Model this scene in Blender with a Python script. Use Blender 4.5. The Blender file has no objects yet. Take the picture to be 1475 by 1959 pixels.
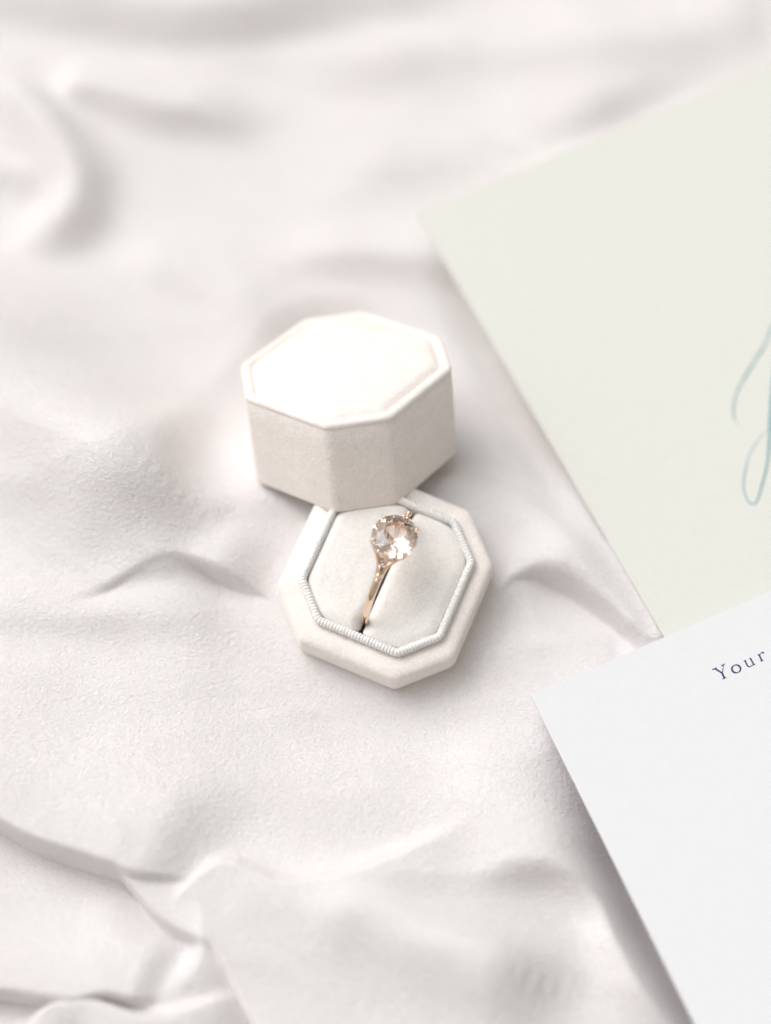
import bpy, bmesh, math
import numpy as np
from mathutils import Vector, Matrix, noise
R = math.radians
S = bpy.context.scene
C = S.collection
U = 0.008                      # metres per modelling unit
PW, PH = 1475.0, 1959.0        # the photograph's own pixel grid, used to read positions off it

# ------------------------------------------------------------------ camera
F_PX, ELEV, DIST = 3400.0, R(65), 46.146
fw = np.array([0, math.cos(ELEV), -math.sin(ELEV)])
rt = np.array([1.0, 0, 0])
up = np.cross(rt, fw)
CAM = -fw * DIST
cd = bpy.data.cameras.new('camera')
cam = bpy.data.objects.new('camera', cd); C.objects.link(cam)
cam.location = Vector(CAM * U)
cam.rotation_euler = (R(90) - ELEV, 0, 0)
cd.sensor_fit = 'VERTICAL'; cd.sensor_height = 56.0
cd.lens = F_PX / PH * 56.0
cd.clip_start = 0.01; cd.clip_end = 50
cd.dof.use_dof = True
cd.dof.focus_distance = 43.6 * U
cd.dof.aperture_fstop = (cd.lens / 1000.0) / (2.35 * U)
cd.dof.aperture_blades = 0
S.camera = cam

# ------------------------------------------------------------------ sky, sun, exposure
SUN_EL, SUN_AZ = R(57), R(-52)          # azimuth from +Y towards +X
w = bpy.data.worlds.new('World'); S.world = w; w.use_nodes = True
wn = w.node_tree.nodes; wl = w.node_tree.links
sky = wn.new('ShaderNodeTexSky'); sky.sky_type = 'NISHITA'; sky.sun_disc = False
sky.sun_elevation = SUN_EL; sky.sun_rotation = SUN_AZ
sky.air_density = 1.0; sky.dust_density = 6.0; sky.ozone_density = 0.6
hs = wn.new('ShaderNodeHueSaturation'); hs.inputs['Saturation'].default_value = 0.35   # thin cloud: a paler, greyer sky
wl.new(sky.outputs[0], hs.inputs['Color']); 
wm = wn.new('ShaderNodeMix'); wm.data_type = 'RGBA'; wm.blend_type = 'MULTIPLY'; wm.inputs[0].default_value = 1.0
wl.new(hs.outputs[0], wm.inputs[6]); wm.inputs[7].default_value = (1.13, 1.0, 0.80, 1)      # the film's warm open shade
wl.new(wm.outputs[2], wn['Background'].inputs[0])
wn['Background'].inputs[1].default_value = 0.165
sd = bpy.data.lights.new('sun', 'SUN'); sd.energy = 1.6; sd.angle = R(55); sd.color = (0.25, 0.60, 1.0)
sun = bpy.data.objects.new('sun', sd); C.objects.link(sun)
dvec = Vector((math.sin(SUN_AZ) * math.cos(SUN_EL), math.cos(SUN_AZ) * math.cos(SUN_EL), math.sin(SUN_EL)))
sun.rotation_euler = dvec.to_track_quat('Z', 'Y').to_euler()
sun.location = dvec * 1.0
S.view_settings.view_transform = 'Standard'; S.view_settings.look = 'None'
S.view_settings.exposure = -0.25; S.view_settings.gamma = 1.0
S.render.film_transparent = False
S.cycles.use_denoising = True; S.cycles.use_adaptive_sampling = False
S.cycles.max_bounces = 14; S.cycles.diffuse_bounces = 8; S.cycles.transmission_bounces = 12

# ------------------------------------------------------------------ helpers
def ray(px, py):
    return fw + rt * (px - PW / 2) / F_PX - up * (py - PH / 2) / F_PX

def on_plane(px, py, z0=0.0, sx=0.0, sy=0.0):
    """point where the line of sight meets the plane z = z0 + sx x + sy y"""
    d = ray(px, py)
    t = (z0 + sx * CAM[0] + sy * CAM[1] - CAM[2]) / (d[2] - sx * d[0] - sy * d[1])
    return CAM + d * t

def mat(name, col, rough=0.8, metal=0.0, sheen=0.0, build=None, **kw):
    m = bpy.data.materials.new(name); m.use_nodes = True
    n = m.node_tree.nodes; l = m.node_tree.links; b = n['Principled BSDF']
    b.inputs['Base Color'].default_value = (*col, 1); b.inputs['Roughness'].default_value = rough
    b.inputs['Metallic'].default_value = metal
    if sheen:
        b.inputs['Sheen Weight'].default_value = sheen; b.inputs['Sheen Roughness'].default_value = 0.45
        b.inputs['Sheen Tint'].default_value = (1, 0.98, 0.96, 1)
    for k, v in kw.items(): b.inputs[k].default_value = v
    if build: build(n, l, b)
    return m

def tex(n, l, scale, detail=3, rough=0.55, dist=0.0, mapping=None):
    tc = n.new('ShaderNodeTexCoord'); t = n.new('ShaderNodeTexNoise')
    src = tc.outputs['Object']
    if mapping:
        mp = n.new('ShaderNodeMapping'); mp.inputs['Scale'].default_value = mapping[0]
        mp.inputs['Rotation'].default_value = mapping[1]
        l.new(src, mp.inputs[0]); src = mp.outputs[0]
    l.new(src, t.inputs['Vector']); t.inputs['Scale'].default_value = scale
    t.inputs['Detail'].default_value = detail; t.inputs['Roughness'].default_value = rough
    t.inputs['Distortion'].default_value = dist
    return t

def bump(n, l, b, pairs):
    prev = None
    for t, s, d in pairs:
        bp = n.new('ShaderNodeBump'); bp.inputs['Strength'].default_value = s; bp.inputs['Distance'].default_value = d
        l.new(t, bp.inputs['Height'])
        if prev: l.new(prev, bp.inputs['Normal'])
        prev = bp.outputs[0]
    l.new(prev, b.inputs['Normal'])

def tint(n, l, b, t, c0, c1, lo=0.35, hi=0.65):
    r = n.new('ShaderNodeValToRGB'); e = r.color_ramp.elements
    e[0].position = lo; e[0].color = (*c0, 1); e[1].position = hi; e[1].color = (*c1, 1)
    l.new(t, r.inputs[0]); l.new(r.outputs[0], b.inputs['Base Color'])

def link(name, me, m=None, parent=None, smooth=True):
    o = bpy.data.objects.new(name, me); C.objects.link(o)
    if m: me.materials.append(m)
    if parent: o.parent = parent
    if smooth:
        me.polygons.foreach_set('use_smooth', [True] * len(me.polygons))
    me.update()
    return o

def mesh(name, V, F_, m=None, parent=None, smooth=True, fix=True):
    me = bpy.data.meshes.new(name)
    me.from_pydata([tuple(c * U for c in v) for v in V], [], F_)
    if fix:
        bm = bmesh.new(); bm.from_mesh(me); bmesh.ops.recalc_face_normals(bm, faces=bm.faces); bm.to_mesh(me); bm.free()
    return link(name, me, m, parent, smooth)

def tag(o, label, cat, group=None, kind=None):
    if label: o['label'] = label
    if cat: o['category'] = cat
    if group: o['group'] = group
    if kind: o['kind'] = kind
    return o

def empty(name, M=None):
    o = bpy.data.objects.new(name, None); C.objects.link(o); o.empty_display_size = 0.01
    if M is not None: o.matrix_world = M
    return o

def frame(a, b, g, loc):
    ca, sa, cb, sb, cg, sg = math.cos(a), math.sin(a), math.cos(b), math.sin(b), math.cos(g), math.sin(g)
    Rz = np.array([[ca, -sa, 0], [sa, ca, 0], [0, 0, 1]]); Rx = np.array([[1, 0, 0], [0, cb, -sb], [0, sb, cb]])
    Ry = np.array([[cg, 0, sg], [0, 1, 0], [-sg, 0, cg]])
    m = Rz @ Rx @ Ry
    M = Matrix.Identity(4)
    for i in range(3):
        for j in range(3): M[i][j] = m[i, j]
        M[i][3] = loc[i] * U
    return m, np.array(loc, float), M

def octagon(w_, h_, c_, inset=0.0, rad=0.12, n=4):
    """octagon outline, corners rounded, as a list of xy (same count for every inset)"""
    a, b = w_ / 2 - inset, h_ / 2 - inset; c = c_ - 0.5858 * inset
    P = [(-a, -b + c), (-a + c, -b), (a - c, -b), (a, -b + c), (a, b - c), (a - c, b), (-a + c, b), (-a, b - c)]
    out = []
    for i in range(8):
        p0, p, p1 = np.array(P[i - 1]), np.array(P[i]), np.array(P[(i + 1) % 8])
        u = (p0 - p) / np.linalg.norm(p0 - p); v = (p1 - p) / np.linalg.norm(p1 - p)
        for k in range(n + 1):
            t = k / n
            out.append(p + u * rad * (1 - t) ** 2 + v * rad * t ** 2)
    return out

def dense(loop, step=0.12):
    out = []
    for i in range(len(loop)):
        a, b = np.array(loop[i]), np.array(loop[(i + 1) % len(loop)])
        k = max(1, int(np.linalg.norm(b - a) / step))
        for j in range(k): out.append(a + (b - a) * j / k)
    return out

def loft(loops, cap0=False, cap1=False):
    V, F_ = [], []
    n = len(loops[0])
    for L in loops: V += [tuple(p) for p in L]
    for k in range(len(loops) - 1):
        for i in range(n):
            j = (i + 1) % n
            F_.append((k * n + i, k * n + j, (k + 1) * n + j, (k + 1) * n + i))
    if cap0: F_.append(tuple(range(n)))
    if cap1: F_.append(tuple((len(loops) - 1) * n + i for i in range(n)))
    return V, F_

def tube(path, rad, seg=10, closed=False, flat=1.0):
    """swept round section; rad may be a list"""
    P = [Vector(p) for p in path]; n = len(P); V = []; F_ = []
    for i, p in enumerate(P):
        t = (P[(i + 1) % n] - P[i - 1]) if closed else (P[min(i + 1, n - 1)] - P[max(i - 1, 0)])
        t.normalize()
        a = Vector((1, 0, 0)) if abs(t.x) < 0.9 else Vector((0, 1, 0))
        s = t.cross(a).normalized(); q = t.cross(s)
        r = rad[i] if isinstance(rad, (list, tuple)) else rad
        for k in range(seg):
            an = 2 * math.pi * k / seg
            V.append(p + s * math.cos(an) * r + q * math.sin(an) * r * flat)
    m = n if closed else n - 1
    for i in range(m):
        for k in range(seg):
            a0 = i * seg + k; a1 = i * seg + (k + 1) % seg
            b0 = ((i + 1) % n) * seg + k; b1 = ((i + 1) % n) * seg + (k + 1) % seg
            F_.append((a0, a1, b1, b0))
    if not closed:
        F_.append(tuple(range(seg))); F_.append(tuple((n - 1) * seg + k for k in range(seg)))
    return V, F_

def merge(parts):
    V, F_ = [], []
    for v, f in parts:
        o = len(V); V += list(v); F_ += [tuple(i + o for i in q) for q in f]
    return V, F_

def ball(c, r, n=8):
    V, F_ = [], []
    for i in range(n + 1):
        th = math.pi * i / n
        for k in range(2 * n):
            ph = math.pi * k / n
            V.append((c[0] + r * math.sin(th) * math.cos(ph), c[1] + r * math.sin(th) * math.sin(ph), c[2] + r * math.cos(th)))
    for i in range(n):
        for k in range(2 * n):
            a = i * 2 * n + k; b = i * 2 * n + (k + 1) % (2 * n)
            F_.append((a, b, b + 2 * n, a + 2 * n))
    return V, F_

# ------------------------------------------------------------------ materials
def cloth_nodes(n, l, b):
    big = tex(n, l, 45, 3, 0.5)
    tint(n, l, b, big.outputs[0], CL0, CL1)
    fib = tex(n, l, 1700, 3, 0.75, 0.6, ((1.0, 1.8, 1.0), (0, 0, R(-35))))     # loose fibres, paler and darker
    r = n.new('ShaderNodeMapRange'); r.inputs['From Min'].default_value = 0.3; r.inputs['From Max'].default_value = 0.7
    r.inputs['To Min'].default_value = 0.90; r.inputs['To Max'].default_value = 1.07; l.new(fib.outputs[0], r.inputs[0])
    mx = n.new('ShaderNodeMix'); mx.data_type = 'RGBA'; mx.blend_type = 'MULTIPLY'; mx.inputs[0].default_value = 1.0
    l.new(b.inputs['Base Color'].links[0].from_socket, mx.inputs[6]); l.new(r.outputs[0], mx.inputs[7]); l.new(mx.outputs[2], b.inputs['Base Color'])
    f1 = tex(n, l, 1500, 4, 0.7, 0.4)
    f2 = tex(n, l, 420, 3, 0.6, 0.8)
    f3 = tex(n, l, 900, 3, 0.6, 0.5, ((1.0, 2.6, 1.0), (0, 0, R(-35))))
    bump(n, l, b, [(f2.outputs[0], 0.5, 0.0005), (f3.outputs[0], 0.5, 0.0005), (f1.outputs[0], 0.7, 0.0004)])
CL0, CL1 = (0.80, 0.765, 0.77), (0.83, 0.80, 0.805)
M_cloth = mat('ivory crepe', CL0, 0.9, sheen=0.3, build=cloth_nodes)

def velvet_nodes(c0, c1):
    def f(n, l, b):
        t = tex(n, l, 160, 3, 0.6, 0.4); tint(n, l, b, t.outputs[0], c0, c1)
        p = tex(n, l, 2100, 3, 0.75)                  # pile: fibres leaning one way or the other
        r = n.new('ShaderNodeMapRange'); r.inputs['From Min'].default_value = 0.3; r.inputs['From Max'].default_value = 0.7
        r.inputs['To Min'].default_value = 0.90; r.inputs['To Max'].default_value = 1.06; l.new(p.outputs[0], r.inputs[0])
        mx = n.new('ShaderNodeMix'); mx.data_type = 'RGBA'; mx.blend_type = 'MULTIPLY'; mx.inputs[0].default_value = 1.0
        l.new(b.inputs['Base Color'].links[0].from_socket, mx.inputs[6]); l.new(r.outputs[0], mx.inputs[7]); l.new(mx.outputs[2], b.inputs['Base Color'])
        a = tex(n, l, 2000, 3, 0.7); a2 = tex(n, l, 420, 3, 0.6)
        bump(n, l, b, [(a2.outputs[0], 0.5, 0.0004), (a.outputs[0], 0.6, 0.00028)])
    return f
M_velvet = mat('ivory velvet', (0.85, 0.81, 0.77), 0.85, sheen=0.6, build=velvet_nodes((0.92, 0.85, 0.82), (0.96, 0.905, 0.88)))
M_cushion = mat('cushion velvet', (0.80, 0.77, 0.74), 0.85, sheen=0.5, build=velvet_nodes((0.87, 0.84, 0.82), (0.90, 0.87, 0.855)))
M_trim = mat('grosgrain cord', (0.84, 0.82, 0.80), 0.7, sheen=0.2, build=velvet_nodes((0.90, 0.89, 0.885), (0.92, 0.91, 0.90)))
M_lining = mat('inner lining', (0.70, 0.64, 0.58), 0.9)

def paper_nodes(c0, c1, k):
    def f(n, l, b):
        t = tex(n, l, 700, 4, 0.65); tint(n, l, b, t.outputs[0], c0, c1)
        a = tex(n, l, 1800, 3, 0.6); a2 = tex(n, l, 60, 3, 0.6)
        bump(n, l, b, [(a2.outputs[0], 0.08, 0.0006), (a.outputs[0], k, 0.00008)])
    return f
M_white = mat('white card stock', (0.76, 0.77, 0.80), 0.75, build=paper_nodes((0.75, 0.755, 0.79), (0.765, 0.77, 0.80), 0.3))
M_mint = mat('pale green envelope paper', (0.77, 0.79, 0.735), 0.8, build=paper_nodes((0.70, 0.71, 0.67), (0.72, 0.73, 0.69), 0.6))
M_navy = mat('navy ink', (0.035, 0.03, 0.14), 0.6)
def ink_nodes(c0, c1):
    def f(n, l, b):
        t = tex(n, l, 350, 3, 0.6); tint(n, l, b, t.outputs[0], c0, c1)
    return f
M_teal_pale = mat('thin teal ink', (0.45, 0.58, 0.57), 0.6, build=ink_nodes((0.18, 0.31, 0.33), (0.34, 0.47, 0.47)))
M_teal = mat('teal ink', (0.25, 0.45, 0.47), 0.5, build=ink_nodes((0.10, 0.27, 0.31), (0.25, 0.43, 0.45)))
M_gold = mat('rose gold', (0.93, 0.73, 0.575), 0.16, 1.0)
M_gem = mat('peach stone', (1.0, 0.85, 0.79), 0.0, **{'Transmission Weight': 1.0, 'IOR': 1.8})
M_gem_small = mat('clear peach stone', (1.0, 0.82, 0.74), 0.0, **{'Transmission Weight': 1.0, 'IOR': 1.8})
M_table = mat('tabletop paint', (0.70, 0.67, 0.63), 0.6)

# ------------------------------------------------------------------ placements
W_, H_, CH = 4.8, 4.84, 1.12
mB, oB, MB_ = frame(-0.40555756, 0.11144811, 0.06382443, (-0.0085, -2.0649, 0.0))
mL, oL, ML_ = frame(-0.68884669, -0.35080692, -0.36738717, (-0.8323, 1.6464, 0.2233))
HL = 2.65
MINT = (0.30, 0.0, 0.035)
WHITE = (0.62, 0.0, 0.03)

# ------------------------------------------------------------------ cloth
def smooth(a, b, x):
    t = np.clip((x - a) / (b - a), 0, 1); return t * t * (3 - 2 * t)

nB = mB[:, 2]
def broad(x, y):
    dx, dy = x - oB[0], y - oB[1]
    plane = -(nB[0] * dx + nB[1] * dy) / nB[2]
    r = np.sqrt(dx ** 2 + dy ** 2)
    z = np.clip(plane, -0.6, 0.6) * (1 - smooth(2.9, 6.0, r)) - 0.04
    z = z - 1.12 * smooth(-0.2, 3.6, y) * (1 - smooth(2.5, 6.5, x) * 0.6)
    # right-hand hollow under the white card
    z = z - 0.3 * smooth(2.0, 5.0, x) * (1 - smooth(-3.0, 0.0, y))
    return z

def on_cloth(px, py, dz=0.0):
    z = 0.0
    for _ in range(12):
        p = on_plane(px, py, z + dz)
        z = float(broad(np.array(p[0]), np.array(p[1])))
    return p

# crest points in the photograph's pixels, height, reach behind, reach in front, lean, end fade
FOLDS = [
 ([(-260, 600), (-100, 672), (0, 728), (120, 792), (250, 864), (370, 934), (470, 1000)], 2.5, 2.8, 1.9, 0.0, (0.1, 0.35)),
 ([(60, 1150), (130, 1128), (190, 1104), (240, 1076), (292, 1052), (345, 1044), (400, 1056), (460, 1080), (520, 1102), (600, 1132)], 0.62, 1.1, 0.16, 0.22, (0.5, 0.12)),
 ([(-150, 1150), (0, 1165), (150, 1175), (300, 1170), (470, 1200)], 0.36, 1.0, 0.65, 0.0, 0.3),
 ([(-300, 1400), (-80, 1490), (0, 1532), (60, 1568), (130, 1594), (200, 1616), (255, 1628), (330, 1650), (400, 1662), (455, 1664)], 0.95, 2.6, 0.14, 0.30, (0.1, 0.22)),
 ([(235, 1590), (248, 1615), (262, 1645), (282, 1684), (312, 1727), (362, 1762), (420, 1788), (450, 1835), (482, 1900), (515, 1960), (570, 2070), (600, 2200)], 0.62, 2.0, 0.14, 0.22, (0.12, 0.1)),
 ([(330, 1760), (362, 1696), (400, 1664), (440, 1656), (480, 1672), (540, 1694), (640, 1690), (760, 1645), (880, 1580), (980, 1510)], 0.72, 0.32, 2.2, 0.0, (0.1, 0.45)),
 ([(-160, 1850), (-60, 1858), (20, 1866), (80, 1876), (140, 1882), (200, 1872), (270, 1884), (350, 1900)], 0.70, 1.4, 0.13, 0.26, 0.2),
 ([(20, 2020), (65, 1955), (105, 1914), (150, 1902), (195, 1914), (260, 1945), (340, 1940), (440, 1905), (520, 1860)], 0.62, 0.28, 1.2, 0.0, (0.1, 0.35)),
 ([(880, 1150), (945, 1076), (985, 1052), (1035, 1048), (1100, 1072), (1160, 1110), (1220, 1162), (1290, 1240)], 0.58, 0.9, 0.32, 0.12, 0.2),
 ([(820, 1700), (900, 1660), (980, 1636), (1050, 1638), (1110, 1668), (1160, 1722), (1190, 1796), (1235, 1876), (1310, 1950), (1400, 2020)], 0.80, 2.0, 0.55, 0.0, (0.35, 0.1)),
 ([(1010, 1400), (1080, 1480), (1142, 1570), (1198, 1680), (1253, 1790), (1313, 1905), (1378, 2030), (1450, 2170)], -1.9, 0.75, 1.1, 0.0, (0.45, 0.1)),
 ([(820, 430), (860, 520), (905, 620), (960, 735), (1015, 850), (1070, 960), (1120, 1060)], -0.22, 0.8, 0.6, 0.0, 0.2),
 ([(470, 1765), (580, 1738), (700, 1740), (820, 1790), (960, 1850), (1130, 1900)], 0.95, 0.9, 1.1, 0.0, 0.3),
 ([(-300, -120), (0, -45), (150, -10), (260, 8), (360, 14), (470, 5), (600, -20), (760, -45), (1000, -100)], 0.95, 3.0, 0.62, 0.0, 0.2),
 ([(60, 150), (150, 158), (220, 172), (300, 198), (400, 210), (540, 240)], 0.75, 1.2, 0.62, 0.0, (0.2, 0.4)),
 ([(-120, 120), (-20, 150), (50, 195), (105, 260), (140, 335), (120, 400), (40, 445), (-60, 460)], 0.95, 0.9, 0.80, 0.0, 0.3),
 ([(-120, 330), (-30, 325), (40, 335), (90, 380)], 0.30, 0.6, 0.5, 0.0, 0.3),
 ([(430, 500), (560, 482), (700, 478), (850, 492), (1000, 520)], 0.42, 1.1, 0.60, 0.0, (0.4, 0.2)),
 ([(180, 480), (300, 505), (420, 545), (560, 640)], 0.34, 1.2, 0.7, 0.0, 0.35),
 ([(460, 130), (700, 105), (900, 90), (1200, 60), (1500, 20)], 0.36, 1.6, 0.9, 0.0, (0.35, 0.1)),
 ([(600, 330), (760, 300), (900, 290), (1050, 270)], 0.22, 1.2, 0.9, 0.0, 0.35),
 ([(-150, 1250), (60, 1300), (240, 1330), (420, 1310)], 0.26, 1.1, 0.7, 0.0, 0.35),
 ([(-200, 820), (-60, 870), (90, 930), (240, 985), (360, 1010)], 0.9, 1.3, 0.8, 0.0, (0.2, 0.4)),
 ([(-100, 1330), (120, 1390), (320, 1420), (520, 1400)], 0.16, 1.0, 0.9, 0.0, 0.35),
 ([(450, 1470), (560, 1500), (700, 1500), (860, 1450)], 0.22, 1.2, 0.8, 0.0, 0.4),
]
FOLDS = [f for f in FOLDS if f[1] != 0]

# px, py, depth, half-length, half-width, heading
HOLES = [(1180, 230, 0.45, 2.4, 0.7, R(25))]

def catmull(P, k=6):
    P = [np.array(p, float) for p in P]; out = []
    for i in range(len(P) - 1):
        p0, p1, p2, p3 = P[max(i - 1, 0)], P[i], P[i + 1], P[min(i + 2, len(P) - 1)]
        for j in range(k):
            t = j / k
            out.append(0.5 * ((2 * p1) + (-p0 + p2) * t + (2 * p0 - 5 * p1 + 4 * p2 - p3) * t * t + (-p0 + 3 * p1 - 3 * p2 + p3) * t ** 3))
    out.append(P[-1]); return out

def poly_dist(X, Y, P):
    """signed distance (positive on the right of travel), fraction of length, right-hand normal"""
    Ds, Fs, Ss = [], [], []
    best = np.full(X.shape, 1e9); sg = np.ones(X.shape); fr = np.zeros(X.shape); nx = np.zeros(X.shape); ny = np.zeros(X.shape)
    L = [np.linalg.norm(P[i + 1] - P[i]) for i in range(len(P) - 1)]; T = sum(L); acc = 0
    for i in range(len(P) - 1):
        a, b = P[i], P[i + 1]; d = b - a; l2 = d @ d
        t = np.clip(((X - a[0]) * d[0] + (Y - a[1]) * d[1]) / l2, 0, 1)
        qx, qy = X - (a[0] + d[0] * t), Y - (a[1] + d[1] * t)
        D = qx * qx + qy * qy; m = D < best
        s = np.where(d[0] * qy - d[1] * qx < 0, 1.0, -1.0)
        Ss.append(-(d[0] * qy - d[1] * qx) / math.sqrt(l2) / np.sqrt(D + 1e-4)); Ds.append(np.sqrt(D)); Fs.append((acc + L[i] * t) / T)
        best = np.where(m, D, best); sg = np.where(m, s, sg); fr = np.where(m, (acc + L[i] * t) / T, fr)
        nx = np.where(m, d[1] / math.sqrt(l2), nx); ny = np.where(m, -d[0] / math.sqrt(l2), ny)
        acc += L[i]
    bd = np.sqrt(best); wsum = np.zeros(X.shape); fs = np.zeros(X.shape); ss = np.zeros(X.shape)
    for D, f, s_ in zip(Ds, Fs, Ss):
        w_ = np.exp(-(D - bd) / (0.10 + 0.30 * bd)); wsum += w_; fs += w_ * f; ss += w_ * s_
    return bd, ss / wsum, fs / wsum, nx, ny

def gnoise(X, Y, sc, seed, octs=3):
    """smooth value noise on numpy arrays"""
    out = np.zeros(X.shape); amp = 1.0; tot = 0
    rng = np.random.RandomState(seed)
    for o in range(octs):
        T = rng.rand(64, 64)
        x, y = X / sc, Y / sc; xi, yi = np.floor(x).astype(int), np.floor(y).astype(int)
        fx, fy = x - xi, y - yi; fx = fx * fx * fx * (fx * (6 * fx - 15) + 10); fy = fy * fy * fy * (fy * (6 * fy - 15) + 10)
        g = lambda i, j: T[i % 64, j % 64]
        v = (g(xi, yi) * (1 - fx) + g(xi + 1, yi) * fx) * (1 - fy) + (g(xi, yi + 1) * (1 - fx) + g(xi + 1, yi + 1) * fx) * fy
        out += (v - 0.5) * amp; tot += amp; amp *= 0.5; sc *= 0.5
    return out / tot

def cloth_shape(X, Y):
    Z = broad(X, Y)
    SX = np.zeros(X.shape); SY = np.zeros(X.shape); acc = np.zeros(X.shape); dips = np.zeros(X.shape); KS = 7.0
    for pts, A, wb, wf, lean, fade in FOLDS:
        P = [on_cloth(px, py, A * 0.9)[:2] for px, py in pts]
        P = catmull(P)
        d, side, fr, nx, ny = poly_dist(X, Y, P)
        f0, f1 = fade if isinstance(fade, tuple) else (fade, fade)
        env = smooth(0, f0, fr) * (1 - smooth(1 - f1, 1, fr))
        k = smooth(-0.6, 0.6, side)
        back = np.exp(-(d / wb) ** 2)
        front = np.clip(1 - (d / (wf * 1.7)) ** 2, 0, 1) ** 0.75 if lean > 0 else np.exp(-(d / wf) ** 2)
        f = back * (1 - k) + front * k
        if A > 0: acc += np.exp(KS * A * env * f) - 1
        else: Z = Z + A * env * f
        if lean > 0:      # the sheet underneath dips towards the crease
            t0 = wf * 1.7
            val = smooth(0, t0, d) * np.exp(-(np.maximum(d - t0, 0) / 0.85) ** 2) * k
            dips = np.maximum(dips, 0.75 * A * env * val)
        if lean:
            q = np.exp(-(d / 0.45) ** 2) * env * lean
            SX += nx * q; SY += ny * q
    top = np.log1p(acc) / KS
    Z = Z + top - dips * (1 - smooth(0.05, 0.5, top))
    wob = gnoise(X * 0.9 + 0.5 * Y, Y * 1.5 - 0.4 * X, 4.5, 3, 1) * 0.26 + gnoise(X + 0.8 * Y, Y * 1.6, 1.6, 5, 1) * 0.03
    for th_, sc_, am_, sd_ in ((R(-24), 1.1, 0.10, 21), (R(-38), 0.6, 0.03, 22), (R(10), 1.5, 0.10, 23)):
        u = X * math.cos(th_) + Y * math.sin(th_); v = -X * math.sin(th_) + Y * math.cos(th_) + 0.35 * np.sin(u * 0.5)
        g = gnoise(u / 4.2, v, sc_, sd_, 1)
        wob = wob + am_ * (1 - 2 * np.sqrt(g * g + 0.004)) * smooth(-0.30, 0.35, gnoise(X, Y, 5.0, sd_ + 40, 1))
    flat = np.exp(-(((X - oB[0]) ** 2 + (Y - oB[1]) ** 2) / 2.6 ** 2) ** 2)
    Z = Z + wob * (1 - 0.8 * flat)
    for px, py, dep, rx, ry, an in HOLES:
        p = on_cloth(px, py); c, s_ = math.cos(an), math.sin(an)
        u = ((X - p[0]) * c + (Y - p[1]) * s_) / rx; v = (-(X - p[0]) * s_ + (Y - p[1]) * c) / ry
        Z = Z - dep * np.exp(-(u * u + v * v))
    return Z, SX, SY

def axis(lo, hi, step, out_lo, out_hi):
    a = list(np.arange(lo, hi, step)); s = step; x = hi
    while x < out_hi: a.append(x); s *= 1.22; x += s
    a.append(out_hi); s = step; x = lo; pre = []
    while True:
        s *= 1.22; x -= s
        if x < out_lo: break
        pre.append(x)
    return np.array([out_lo] + pre[::-1] + a)

xs = axis(-11.5, 11.5, 0.05, -75, 75); ys = axis(-13, 14.5, 0.05, -75, 75)
X, Y = np.meshgrid(xs, ys)
Z, SX, SY = cloth_shape(X, Y)
# keep the cloth below everything that lies on it
def press(Z, X, Y):
    # box base: cloth under its footprint sits just below the bottom face
    dx, dy = X - oB[0], Y - oB[1]
    pl = -(nB[0] * dx + nB[1] * dy) / nB[2] - 0.015
    c, s = math.cos(0.40555756), math.sin(0.40555756)
    lx, ly = c * dx - s * dy, s * dx + c * dy
    k = (np.maximum(abs(lx) - 1.5, 0) ** 3 + np.maximum(abs(ly) - 1.5, 0) ** 3) ** (1 / 3) - 1.0
    m = 1 - smooth(-0.05, 1.6, k)
    Z = Z * (1 - m) + pl * m
    # lid
    nL = mL[:, 2]
    dx, dy = X - oL[0], Y - oL[1]
    pl = oL[2] - (nL[0] * dx + nL[1] * dy) / nL[2] - 0.02
    lx = mL[0, 0] * dx + mL[1, 0] * dy; ly = mL[0, 1] * dx + mL[1, 1] * dy
    k = (np.maximum(abs(lx) - 1.3, 0) ** 2 + np.maximum(abs(ly) - 1.3, 0) ** 2) ** 0.5 - 1.1
    m = 1 - smooth(0.0, 2.2, k)
    over = np.logaddexp((Z - pl) * 6, 0) / 6          # soft excess over the lid's underside
    return Z - over * m
Z = press(Z, X, Y)

def card_under(Z, X, Y, pts, pl, margin):
    """cloth stays below a card lying on it"""
    P = [on_plane(*p, *pl)[:2] for p in pts]
    k = np.full(X.shape, -1e9)
    for i in range(len(P)):
        a, b = P[i], P[(i + 1) % len(P)]; d = (b - a) / np.linalg.norm(b - a)
        k = np.maximum(k, -((X - a[0]) * d[1] - (Y - a[1]) * d[0]) if ORIENT < 0 else ((X - a[0]) * d[1] - (Y - a[1]) * d[0]))
    top = pl[0] + pl[1] * X + pl[2] * Y - margin
    m = 1 - smooth(-0.1, 0.8, k)
    return np.where(Z > top, Z * (1 - m) + top * m, Z)

def corner(px3, pl, la, lb):
    """card from the pixel of its visible corner and of a point along each edge; la, lb = edge lengths"""
    c = on_plane(*px3[0], *pl); a = on_plane(*px3[1], *pl) - c; b = on_plane(*px3[2], *pl) - c
    a /= np.linalg.norm(a); b = b / np.linalg.norm(b)
    # square the corner up, sharing the correction between the edges
    n = np.cross(a, b); n /= np.linalg.norm(n)
    s = a + b; s /= np.linalg.norm(s); t = np.cross(n, s)
    a2 = (s - t) / math.sqrt(2); b2 = (s + t) / math.sqrt(2)
    return c, a2, b2, n
cm, am, bm_, nm = corner([(797, 408), (1475, 105), (1245, 1220)], MINT, 1, 1)
cw, aw, bw, nw = corner([(1015, 1330), (1475, 1117), (1310, 1959)], WHITE, 1, 1)
if nm[2] < 0: nm = -nm
if nw[2] < 0: nw = -nw

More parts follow.
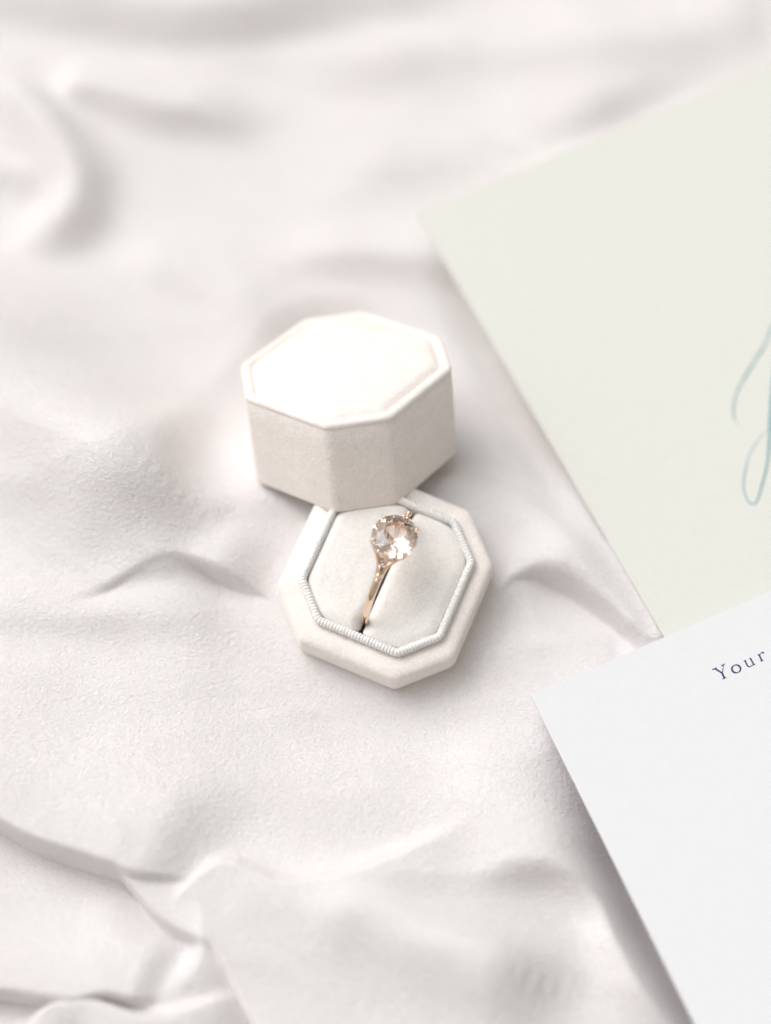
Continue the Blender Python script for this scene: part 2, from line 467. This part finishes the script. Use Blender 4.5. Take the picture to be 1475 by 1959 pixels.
def under(Z, X, Y, c, a, b, n, la, lb, margin):
    rx, ry = X - c[0], Y - c[1]
    u = rx * a[0] + ry * a[1]; v = rx * b[0] + ry * b[1]
    k = np.maximum(np.maximum(-u, u - la), np.maximum(-v, v - lb))
    top = c[2] - (n[0] * rx + n[1] * ry) / n[2] - margin
    m = 1 - smooth(-0.1, 0.9, k)
    return np.where(Z > top, Z * (1 - m) + top * m, Z)
LM = (22.0, 16.5); LW = (16.0, 11.5)
Z = under(Z, X, Y, cm, am, bm_, nm, LM[0], LM[1], 0.10)
Z = under(Z, X, Y, cw, aw, bw, nw, LW[0], LW[1], 0.10)
V = np.stack([X + SX, Y + SY, Z], -1).reshape(-1, 3) * U
ny_, nx_ = X.shape
idx = np.arange(ny_ * nx_).reshape(ny_, nx_)
Q = np.stack([idx[:-1, :-1], idx[:-1, 1:], idx[1:, 1:], idx[1:, :-1]], -1).reshape(-1, 4)
me = bpy.data.meshes.new('draped_cloth')
me.vertices.add(len(V)); me.vertices.foreach_set('co', V.ravel())
me.loops.add(Q.size); me.loops.foreach_set('vertex_index', Q.ravel().astype(np.int32))
me.polygons.add(len(Q)); me.polygons.foreach_set('loop_start', np.arange(0, Q.size, 4, dtype=np.int32))
me.update(calc_edges=True); me.validate()
cloth = link('draped_cloth', me, M_cloth)
tag(cloth, 'rumpled ivory crepe fabric spread under the ring box and the cards', 'fabric')

tv, tf = loft([[(x, y, z) for x, y in ((-160, -160), (160, -160), (160, 160), (-160, 160))] for z in (-6.0, -3.2)], True, True)
tag(mesh('tabletop', tv, tf, M_table, smooth=False), None, None, kind='structure')

# ------------------------------------------------------------------ box base
base = empty('ring_box', MB_)
tag(base, 'open octagonal ivory velvet ring box base holding the ring, ribbed cord round its cushion', 'ring box')
def ring3(w_, h_, c_, inset, z, rad=0.14): return [(p[0], p[1], z) for p in octagon(w_, h_, c_, inset, rad, 5)]
prof = [(0.10, 0.0), (0.03, 0.03), (0.0, 0.10), (-0.02, 0.30), (-0.02, 0.55), (0.0, 0.82), (0.025, 0.94), (0.08, 1.01), (0.18, 1.05), (0.32, 1.065), (0.58, 1.06), (0.61, 1.03), (0.63, 0.6), (0.68, 0.35)]
V_, F_ = loft([ring3(W_, H_, CH, i, z) for i, z in prof], True, True)
mesh('velvet_tray', V_, F_, M_velvet, base)
# ribbed cord: every rib is raised round the collar
IW, IH, IC = W_ - 0.92, H_ - 0.92, CH - 0.27
line = [p + np.array([0, 0.06]) for p in octagon(IW, IH - 0.08, IC, 0.09, 0.10, 5)]
def resample(loop, n):
    P = [np.array(p) for p in loop] + [np.array(loop[0])]
    L = np.r_[0, np.cumsum([np.linalg.norm(P[i + 1] - P[i]) for i in range(len(P) - 1)])]
    out = []
    for k in range(n):
        s = L[-1] * k / n; i = np.searchsorted(L, s, 'right') - 1; t = (s - L[i]) / (L[i + 1] - L[i])
        out.append(P[i] * (1 - t) + P[i + 1] * t)
    return out
NR = 158; per = 6
ln = resample(line, NR * per)
V_, F_ = [], []
seg = 12; n = len(ln)
for i in range(n):
    t = ln[(i + 1) % n] - ln[i - 1]; t /= np.linalg.norm(t); nn = np.array([t[1], -t[0]])
    ph = (i % per) / per; rb = noise.noise(Vector(((i // per) * 7.31, 0, 0))); rr = 1.0 + (0.20 + 0.06 * rb) * abs(math.sin(math.pi * ph)) ** 0.6 - 0.10 + 0.05 * noise.noise(Vector((i * 0.013, 3, 0)))
    for k in range(seg):
        a = 2 * math.pi * k / seg
        ca, sa = math.cos(a), math.sin(a)
        V_.append((ln[i][0] + nn[0] * ca * 0.10 * rr, ln[i][1] + nn[1] * ca * 0.10 * rr, 1.18 + sa * 0.13 * rr))
for i in range(n):
    for k in range(seg):
        a0 = i * seg + k; a1 = i * seg + (k + 1) % seg; b0 = ((i + 1) % n) * seg + k; b1 = ((i + 1) % n) * seg + (k + 1) % seg
        F_.append((a0, a1, b1, b0))
mesh('ribbed_trim', V_, F_, M_trim, base)

def pad(planes, centre, zt, zb, roll, dome, name, m, parent, extra=None, smo=0.08, rings=26, nang=160):
    """padded convex cushion: planes = (nx, ny, d) with inside where nx x + ny y < d"""
    def dist(x, y):
        ds = [d - (a * x + b * y) for a, b, d in planes]
        mn = min(ds); return mn - smo * math.log(sum(math.exp(-(q - mn) / smo) for q in ds))
    V_, F_ = [], []
    for k in range(nang):
        th = 2 * math.pi * k / nang; cx, cy = math.cos(th), math.sin(th)
        lo, hi = 0.0, 6.0
        for _ in range(30):
            md = (lo + hi) / 2
            if dist(centre[0] + cx * md, centre[1] + cy * md) > 0: lo = md
            else: hi = md
        V_.append((centre[0] + cx * lo, centre[1] + cy * lo, zb))
        for j in range(rings):
            t = 1 - (j / rings) ** 1.6
            x, y = centre[0] + cx * lo * t, centre[1] + cy * lo * t
            d = max(dist(x, y), 0)
            q = min(d / roll, 1)
            z = zt - roll * 0.8 * (1 - math.sqrt(max(0, 1 - (1 - q) ** 2))) + dome * (1 - math.exp(-d * 1.3))
            if extra: z += extra(x, y, d)
            V_.append((x, y, z))
    V_.append((centre[0], centre[1], zt + dome * (1 - math.exp(-1.3 * max(dist(*centre), 0)))))
    last = len(V_) - 1; r1 = rings + 1
    for k in range(nang):
        k2 = (k + 1) % nang
        for j in range(rings):
            F_.append((k * r1 + j, k2 * r1 + j, k2 * r1 + j + 1, k * r1 + j + 1))
        F_.append((k * r1 + rings, k2 * r1 + rings, last))
    return mesh(name, V_, F_, m, parent)

def octplanes(w_, h_, c_, yo=0.0):
    a, b = w_ / 2, h_ / 2; q = math.sqrt(0.5)
    P = [(1, 0, a), (-1, 0, a), (0, 1, b + yo), (0, -1, b - yo)]
    for sx in (1, -1):
        for sy in (1, -1): P.append((q * sx, q * sy, (a + b - c_ + sy * yo) * q))
    return P
CW, CHh, CC = IW - 0.34, IH - 0.34, IC - 0.14
SLOT = 0.0
for sgn, cx in ((-1, -0.9), (1, 0.9)):
    pl = octplanes(CW, CHh - 0.08, CC, 0.06) + [(-sgn, 0, -0.035)]
    pad(pl, (cx, 0.06), 1.25, 0.78, 0.26, 0.05, 'cushion_half', M_cushion, base, extra=lambda x, y, d: -0.30 * math.exp(-(abs(x) / 0.17) ** 2 - ((y + 1.38) / 0.17) ** 2) + 0.02 * noise.noise(Vector((x * 1.3, y * 1.3, 5 * (x > 0)))))

# ------------------------------------------------------------------ lid
lid = empty('box_cover', ML_)
tag(lid, 'closed octagonal ivory velvet lid with padded top, leaning on the back of the open box', 'box lid')
prof = [(0.26, HL - 0.35), (0.26, 0.04), (0.22, 0.0), (0.06, 0.0), (0.015, 0.03), (0.0, 0.10), (-0.01, 0.8), (-0.01, HL - 0.7), (0.0, HL - 0.22), (0.03, HL - 0.12), (0.09, HL - 0.05)]
V_, F_ = loft([ring3(W_, H_, CH, i, z, 0.16) for i, z in prof], True, False)
mesh('velvet_shell', V_, F_, M_velvet, lid)
prof = [(0.02, HL - 0.17), (-0.012, HL - 0.10), (0.0, HL - 0.03), (0.05, HL + 0.01), (0.13, HL + 0.03), (0.20, HL + 0.02), (0.25, HL - 0.03), (0.27, HL - 0.12), (0.27, HL - 0.30)]
V_, F_ = loft([ring3(W_, H_, CH, i, z, 0.16) for i, z in prof])
mesh('top_border', V_, F_, M_velvet, lid)
pad(octplanes(W_ - 0.50, H_ - 0.50, CH - 0.15), (0, 0), HL + 0.05, HL - 0.32, 0.24, 0.24, 'top_cushion', M_velvet, lid, smo=0.05, nang=220)

# ------------------------------------------------------------------ ring
RC, RR = (0.05, 1.20), 1.36          # centre (along the slot, height) and radius, in the base's frame
PHI = R(14)
Mr = MB_ @ Matrix.Translation(Vector((0.0, RC[0] * U, RC[1] * U))) @ Matrix.Rotation(-PHI, 4, 'X')
ring = empty('engagement_ring', Mr)
tag(ring, 'rose gold ring with a large round peach stone standing in the cushion slot', 'ring')
# ring frame: y along the slot, z towards the stone, x across; band is a circle in the y-z plane
def pol(r, a, x=0.0): return (x, r * math.sin(a), r * math.cos(a))
sec = []
A0 = R(30)
N = 96; V_, F_ = [], []
for i in range(N + 1):
    a = A0 + (2 * math.pi - 2 * A0) * i / N
    wd = 0.095; th = 0.075
    for k in range(12):
        q = 2 * math.pi * k / 12
        cx, cz = math.cos(q), math.sin(q)
        sx = math.copysign(abs(cx) ** 0.7, cx) * wd; sz = math.copysign(abs(cz) ** 0.8, cz) * th
        V_.append(pol(RR + sz, a, sx))
for i in range(N):
    for k in range(12): F_.append((i * 12 + k, i * 12 + (k + 1) % 12, (i + 1) * 12 + (k + 1) % 12, (i + 1) * 12 + k))
F_.append(tuple(range(12))); F_.append(tuple(N * 12 + k for k in range(12)))
mesh('band', V_, F_, M_gold, ring)
GZ = RR + 0.36                       # girdle height over the ring's centre
GA, GB = 0.56, 0.60                 # half width (x) and half length (y) of the stone
def brilliant(name, m, parent, place, a, b, h, pav, n=8):
    pts = []
    for k in range(n):
        t = 2 * math.pi * k / n
        pts.append((0.52 * math.cos(t), 0.52 * math.sin(t), h))
        t2 = t + math.pi / n
        pts.append((0.77 * math.cos(t2), 0.77 * math.sin(t2), h * 0.66))
    for k in range(2 * n):
        t = math.pi * k / n
        pts.append((math.cos(t), math.sin(t), 0.025)); pts.append((math.cos(t), math.sin(t), -0.03))
    for k in range(n):
        t = 2 * math.pi * k / n + math.pi / n
        pts.append((0.34 * math.cos(t), 0.34 * math.sin(t), -pav * 0.74))
    pts.append((0, 0, -pav))
    bm = bmesh.new()
    for x, y, z in pts: bm.verts.new(Vector(place(x * a, y * b, z)) * U)
    r = bmesh.ops.convex_hull(bm, input=bm.verts)
    bmesh.ops.recalc_face_normals(bm, faces=bm.faces)
    bmesh.ops.dissolve_limit(bm, angle_limit=0.01, verts=bm.verts, edges=bm.edges)
    me = bpy.data.meshes.new(name); bm.to_mesh(me); bm.free()
    return link(name, me, m, parent, smooth=False)
brilliant('centre_stone', M_gem, ring, lambda x, y, z: (x, y, GZ + z), GA, GB, 0.20, 0.46)
# basket, gallery rails and prongs
def ell(a, b, z, n=48): return [(a * math.cos(2 * math.pi * k / n), b * math.sin(2 * math.pi * k / n), z) for k in range(n)]
mesh('gallery_rail', *tube(ell(GA * 0.86, GB * 0.86, GZ - 0.15), 0.048, 8, True), M_gold, ring)
mesh('lower_gallery_rail', *tube(ell(GA * 0.55, GB * 0.6, GZ - 0.34), 0.045, 8, True), M_gold, ring)
for t in (38, 142, 218, 322, 90, 270):
    a = R(t); k = 1.03
    p = [(GA * 0.42 * math.cos(a), GB * 0.42 * math.sin(a), GZ - 0.42), (GA * 0.80 * math.cos(a), GB * 0.80 * math.sin(a), GZ - 0.18),
         (GA * k * math.cos(a), GB * k * math.sin(a), GZ - 0.02), (GA * 1.03 * math.cos(a), GB * 1.03 * math.sin(a), GZ + 0.05), (GA * 0.93 * math.cos(a), GB * 0.93 * math.sin(a), GZ + 0.10)]
    pr = mesh('prong', *merge([tube(p, [0.035, 0.034, 0.034, 0.036, 0.036], 8), ball((GA * 0.955 * math.cos(a), GB * 0.955 * math.sin(a), GZ + 0.085), 0.052, 6)]), M_gold, ring)
# shoulders: split rails with a kite-shaped side stone between them
for s in (-1, 1):
    for sx in (-1, 1):
        pth = []
        for j in range(9):
            t = j / 8
            a = s * R(36 - 24 * t)
            rr = RR + 0.02 + 0.22 * t
            pth.append(pol(rr, a, sx * (0.045 + 0.36 * t ** 2.3)))
        mesh('shoulder_rail', *tube(pth, [0.072 - 0.022 * (j / 8) for j in range(9)], 8), M_gold, ring)
    am_ = s * R(25)
    def place(x, y, z, s=s, am_=am_):
        yy = y
        return (x, (RR + 0.13 + z) * math.sin(am_) + s * yy * math.cos(am_) * -1, (RR + 0.13 + z) * math.cos(am_) + s * yy * math.sin(am_) + 0.02)
    bm = bmesh.new()
    kite = [(0, -0.20), (0.09, 0.0), (0.11, 0.10), (0, 0.14), (-0.11, 0.10), (-0.09, 0.0)]
    for x, y in kite:
        bm.verts.new(Vector(place(x, y, 0.0)) * U); bm.verts.new(Vector(place(x * 0.5, y * 0.5, 0.05)) * U)
    bm.verts.new(Vector(place(0, 0.02, -0.14)) * U)
    bmesh.ops.convex_hull(bm, input=bm.verts); bmesh.ops.recalc_face_normals(bm, faces=bm.faces)
    me = bpy.data.meshes.new('side_stone'); bm.to_mesh(me); bm.free()
    link('side_stone', me, M_gem_small, ring, smooth=False)
    mesh('side_bezel', *tube([place(x * 1.12, y * 1.12, -0.005) for x, y in kite], 0.028, 6, True), M_gold, ring)
    for (r_, a_, x_, q_) in (((RR + 0.15, -36, 0.0, 0.066), (RR + 0.10, -41, 0.0, 0.05)) if s < 0 else ((RR + 0.20, 47, 0.0, 0.085), (RR + 0.14, 38, 0.03, 0.06))):
        mesh('bead', *ball(pol(r_, R(a_), x_), q_, 7), M_gold, ring)

# ------------------------------------------------------------------ envelope and card
def slab(name, c, a, b, n, la, lb, th, m, parent=None, bend=0.0, lift=0.0):
    """thin sheet with its top face through c; slight bow"""
    nu, nv = 40, 30; V_, F_ = [], []
    for side in (0, 1):
        for i in range(nu + 1):
            for j in range(nv + 1):
                u, v = i / nu, j / nv
                z = lift - side * th + bend * (math.sin(math.pi * u) * 0.6 + 0.4 * math.sin(math.pi * v)) * (1 if side == 0 else 1)
                V_.append(tuple(c + a * la * u + b * lb * v + n * z))
    m_ = (nu + 1) * (nv + 1)
    for i in range(nu):
        for j in range(nv):
            q = i * (nv + 1) + j
            F_.append((q, q + 1, q + nv + 2, q + nv + 1)); F_.append((m_ + q, m_ + q + nv + 1, m_ + q + nv + 2, m_ + q + 1))
    for i in range(nu):
        for j in (0, nv):
            q = i * (nv + 1) + j; F_.append((q, q + nv + 1, m_ + q + nv + 1, m_ + q))
    for j in range(nv):
        for i in (0, nu):
            q = i * (nv + 1) + j; F_.append((q, q + 1, m_ + q + 1, m_ + q))
    V_ = [tuple(np.array(v) - c) for v in V_]
    o = mesh(name, V_, F_, m, parent, smooth=False)
    return o

env = empty('envelope', Matrix.Translation(Vector(cm * U)))
tag(env, 'pale mint green envelope with teal calligraphy, lying partly under the white card', 'envelope')
slab('front_panel', cm, am, bm_, nm, LM[0], LM[1], 0.028, M_mint, env)
slab('back_panel', cm, am, bm_, nm, LM[0], LM[1], 0.028, M_mint, env, lift=-0.040)
card = empty('printed_card', Matrix.Translation(Vector(cw * U)))
tag(card, 'white stationery card printed with the word Your in navy serif letters', 'card')
slab('card_sheet', cw, aw, bw, nw, LW[0], LW[1], 0.055, M_white, card)

def ink(strokes, pl, org, parent, name, m, lift, zoom, ox, oy):
    """strokes = lists of (x, y, width) read off an enlarged view; laid flat on the sheet's own plane"""
    parts = []
    for st in strokes:
        P = catmull([(x, y) for x, y, w_ in st], 5) if len(st) > 2 else [np.array(s[:2], float) for s in st]
        Wd = []
        if len(st) > 2:
            for i in range(len(st) - 1):
                for j in range(5): Wd.append(st[i][2] + (st[i + 1][2] - st[i][2]) * j / 5)
            Wd.append(st[-1][2])
        else: Wd = [s[2] for s in st]
        top, bot, F_ = [], [], []
        n = len(P)
        for i in range(n):
            t = P[min(i + 1, n - 1)] - P[max(i - 1, 0)]; t = t / (np.linalg.norm(t) + 1e-9); Wd[i] *= 1.35 if name == 'letter' else 1.0; q = np.array([-t[1], t[0]])
            for s in (-1, 1):
                p = P[i] + q * s * Wd[i] / 2
                w3 = on_plane(ox + p[0] / zoom, oy + p[1] / zoom, *pl) - org
                top.append(w3 + np.array([0, 0, lift])); bot.append(w3 + np.array([0, 0, -0.004]))
        V_ = top + bot; k = len(top)
        for i in range(n - 1):
            a = 2 * i
            F_ += [(a, a + 1, a + 3, a + 2), (k + a, k + a + 2, k + a + 3, k + a + 1), (a, a + 2, k + a + 2, k + a), (a + 1, k + a + 1, k + a + 3, a + 3)]
        F_ += [(0, k, k + 1, 1), (2 * n - 2, 2 * n - 1, k + 2 * n - 1, k + 2 * n - 2)]
        parts.append((V_, F_)); lift += 0.0006
    return mesh(name, *merge(parts), m, parent, smooth=False)
ZT = (10.17, 1330, 1210)
Yl = [[(378, 700, 24), (522, 788, 26)], [(326, 724, 8), (372, 708, 22), (420, 686, 8)], [(548, 640, 10), (530, 788, 12)], [(500, 655, 7), (540, 634, 20), (582, 606, 6)],
      [(518, 780, 27), (567, 888, 27)], [(526, 908, 7), (570, 888, 20), (608, 872, 7)]]
ol = [[(798 + 84 * math.cos(t), 708 + 76 * math.sin(t) , 13 + 15 * abs(math.cos(t + R(25)))) for t in [2 * math.pi * k / 20 for k in range(21)]]]
ul = [[(942, 563, 7), (965, 552, 16), (988, 540, 14)], [(968, 548, 22), (1000, 615, 22), (1022, 652, 20), (1050, 666, 16), (1085, 655, 14), (1115, 628, 8)], [(1076, 505, 22), (1140, 628, 22)],
      [(1045, 520, 6), (1066, 507, 14), (1085, 498, 14)], [(1108, 642, 6), (1140, 628, 16), (1170, 608, 6)]]
rl = [[(1210, 445, 6), (1235, 432, 16), (1252, 426, 14)], [(1238, 430, 24), (1298, 552, 24)], [(1272, 566, 6), (1300, 553, 16), (1334, 538, 6)], [(1256, 458, 6), (1272, 415, 10), (1296, 392, 16), (1318, 392, 30), (1336, 402, 20)]]
for g in (Yl, ol, ul, rl):
    ink(g, WHITE, cw, card, 'letter', M_navy, 0.002, *ZT)
ZS = (4.897, 1300, 600)
ink([[(1180, -260, 16), (1050, -170, 20), (950, -30, 22), (870, 120, 24), (800, 290, 24), (720, 420, 27), (640, 550, 26), (560, 690, 22), (515, 820, 20), (506, 940, 18), (520, 995, 13), (552, 1038, 5)]],
    MINT, cm, env, 'calligraphy_stroke', M_teal_pale, 0.002, *ZS)
ink([[(960, 60, 14), (915, 300, 24), (885, 560, 32), (866, 800, 36), (858, 960, 40), (846, 1150, 34), (830, 1350, 26), (802, 1500, 22), (764, 1640, 21), (726, 1755, 18), (690, 1785, 15), (648, 1760, 13), (612, 1690, 13), (600, 1600, 13), (615, 1480, 13), (650, 1340, 11), (720, 1210, 9), (820, 1100, 7), (950, 1010, 7), (1100, 960, 7)]],
    MINT, cm, env, 'calligraphy_stroke', M_teal, 0.003, *ZS)
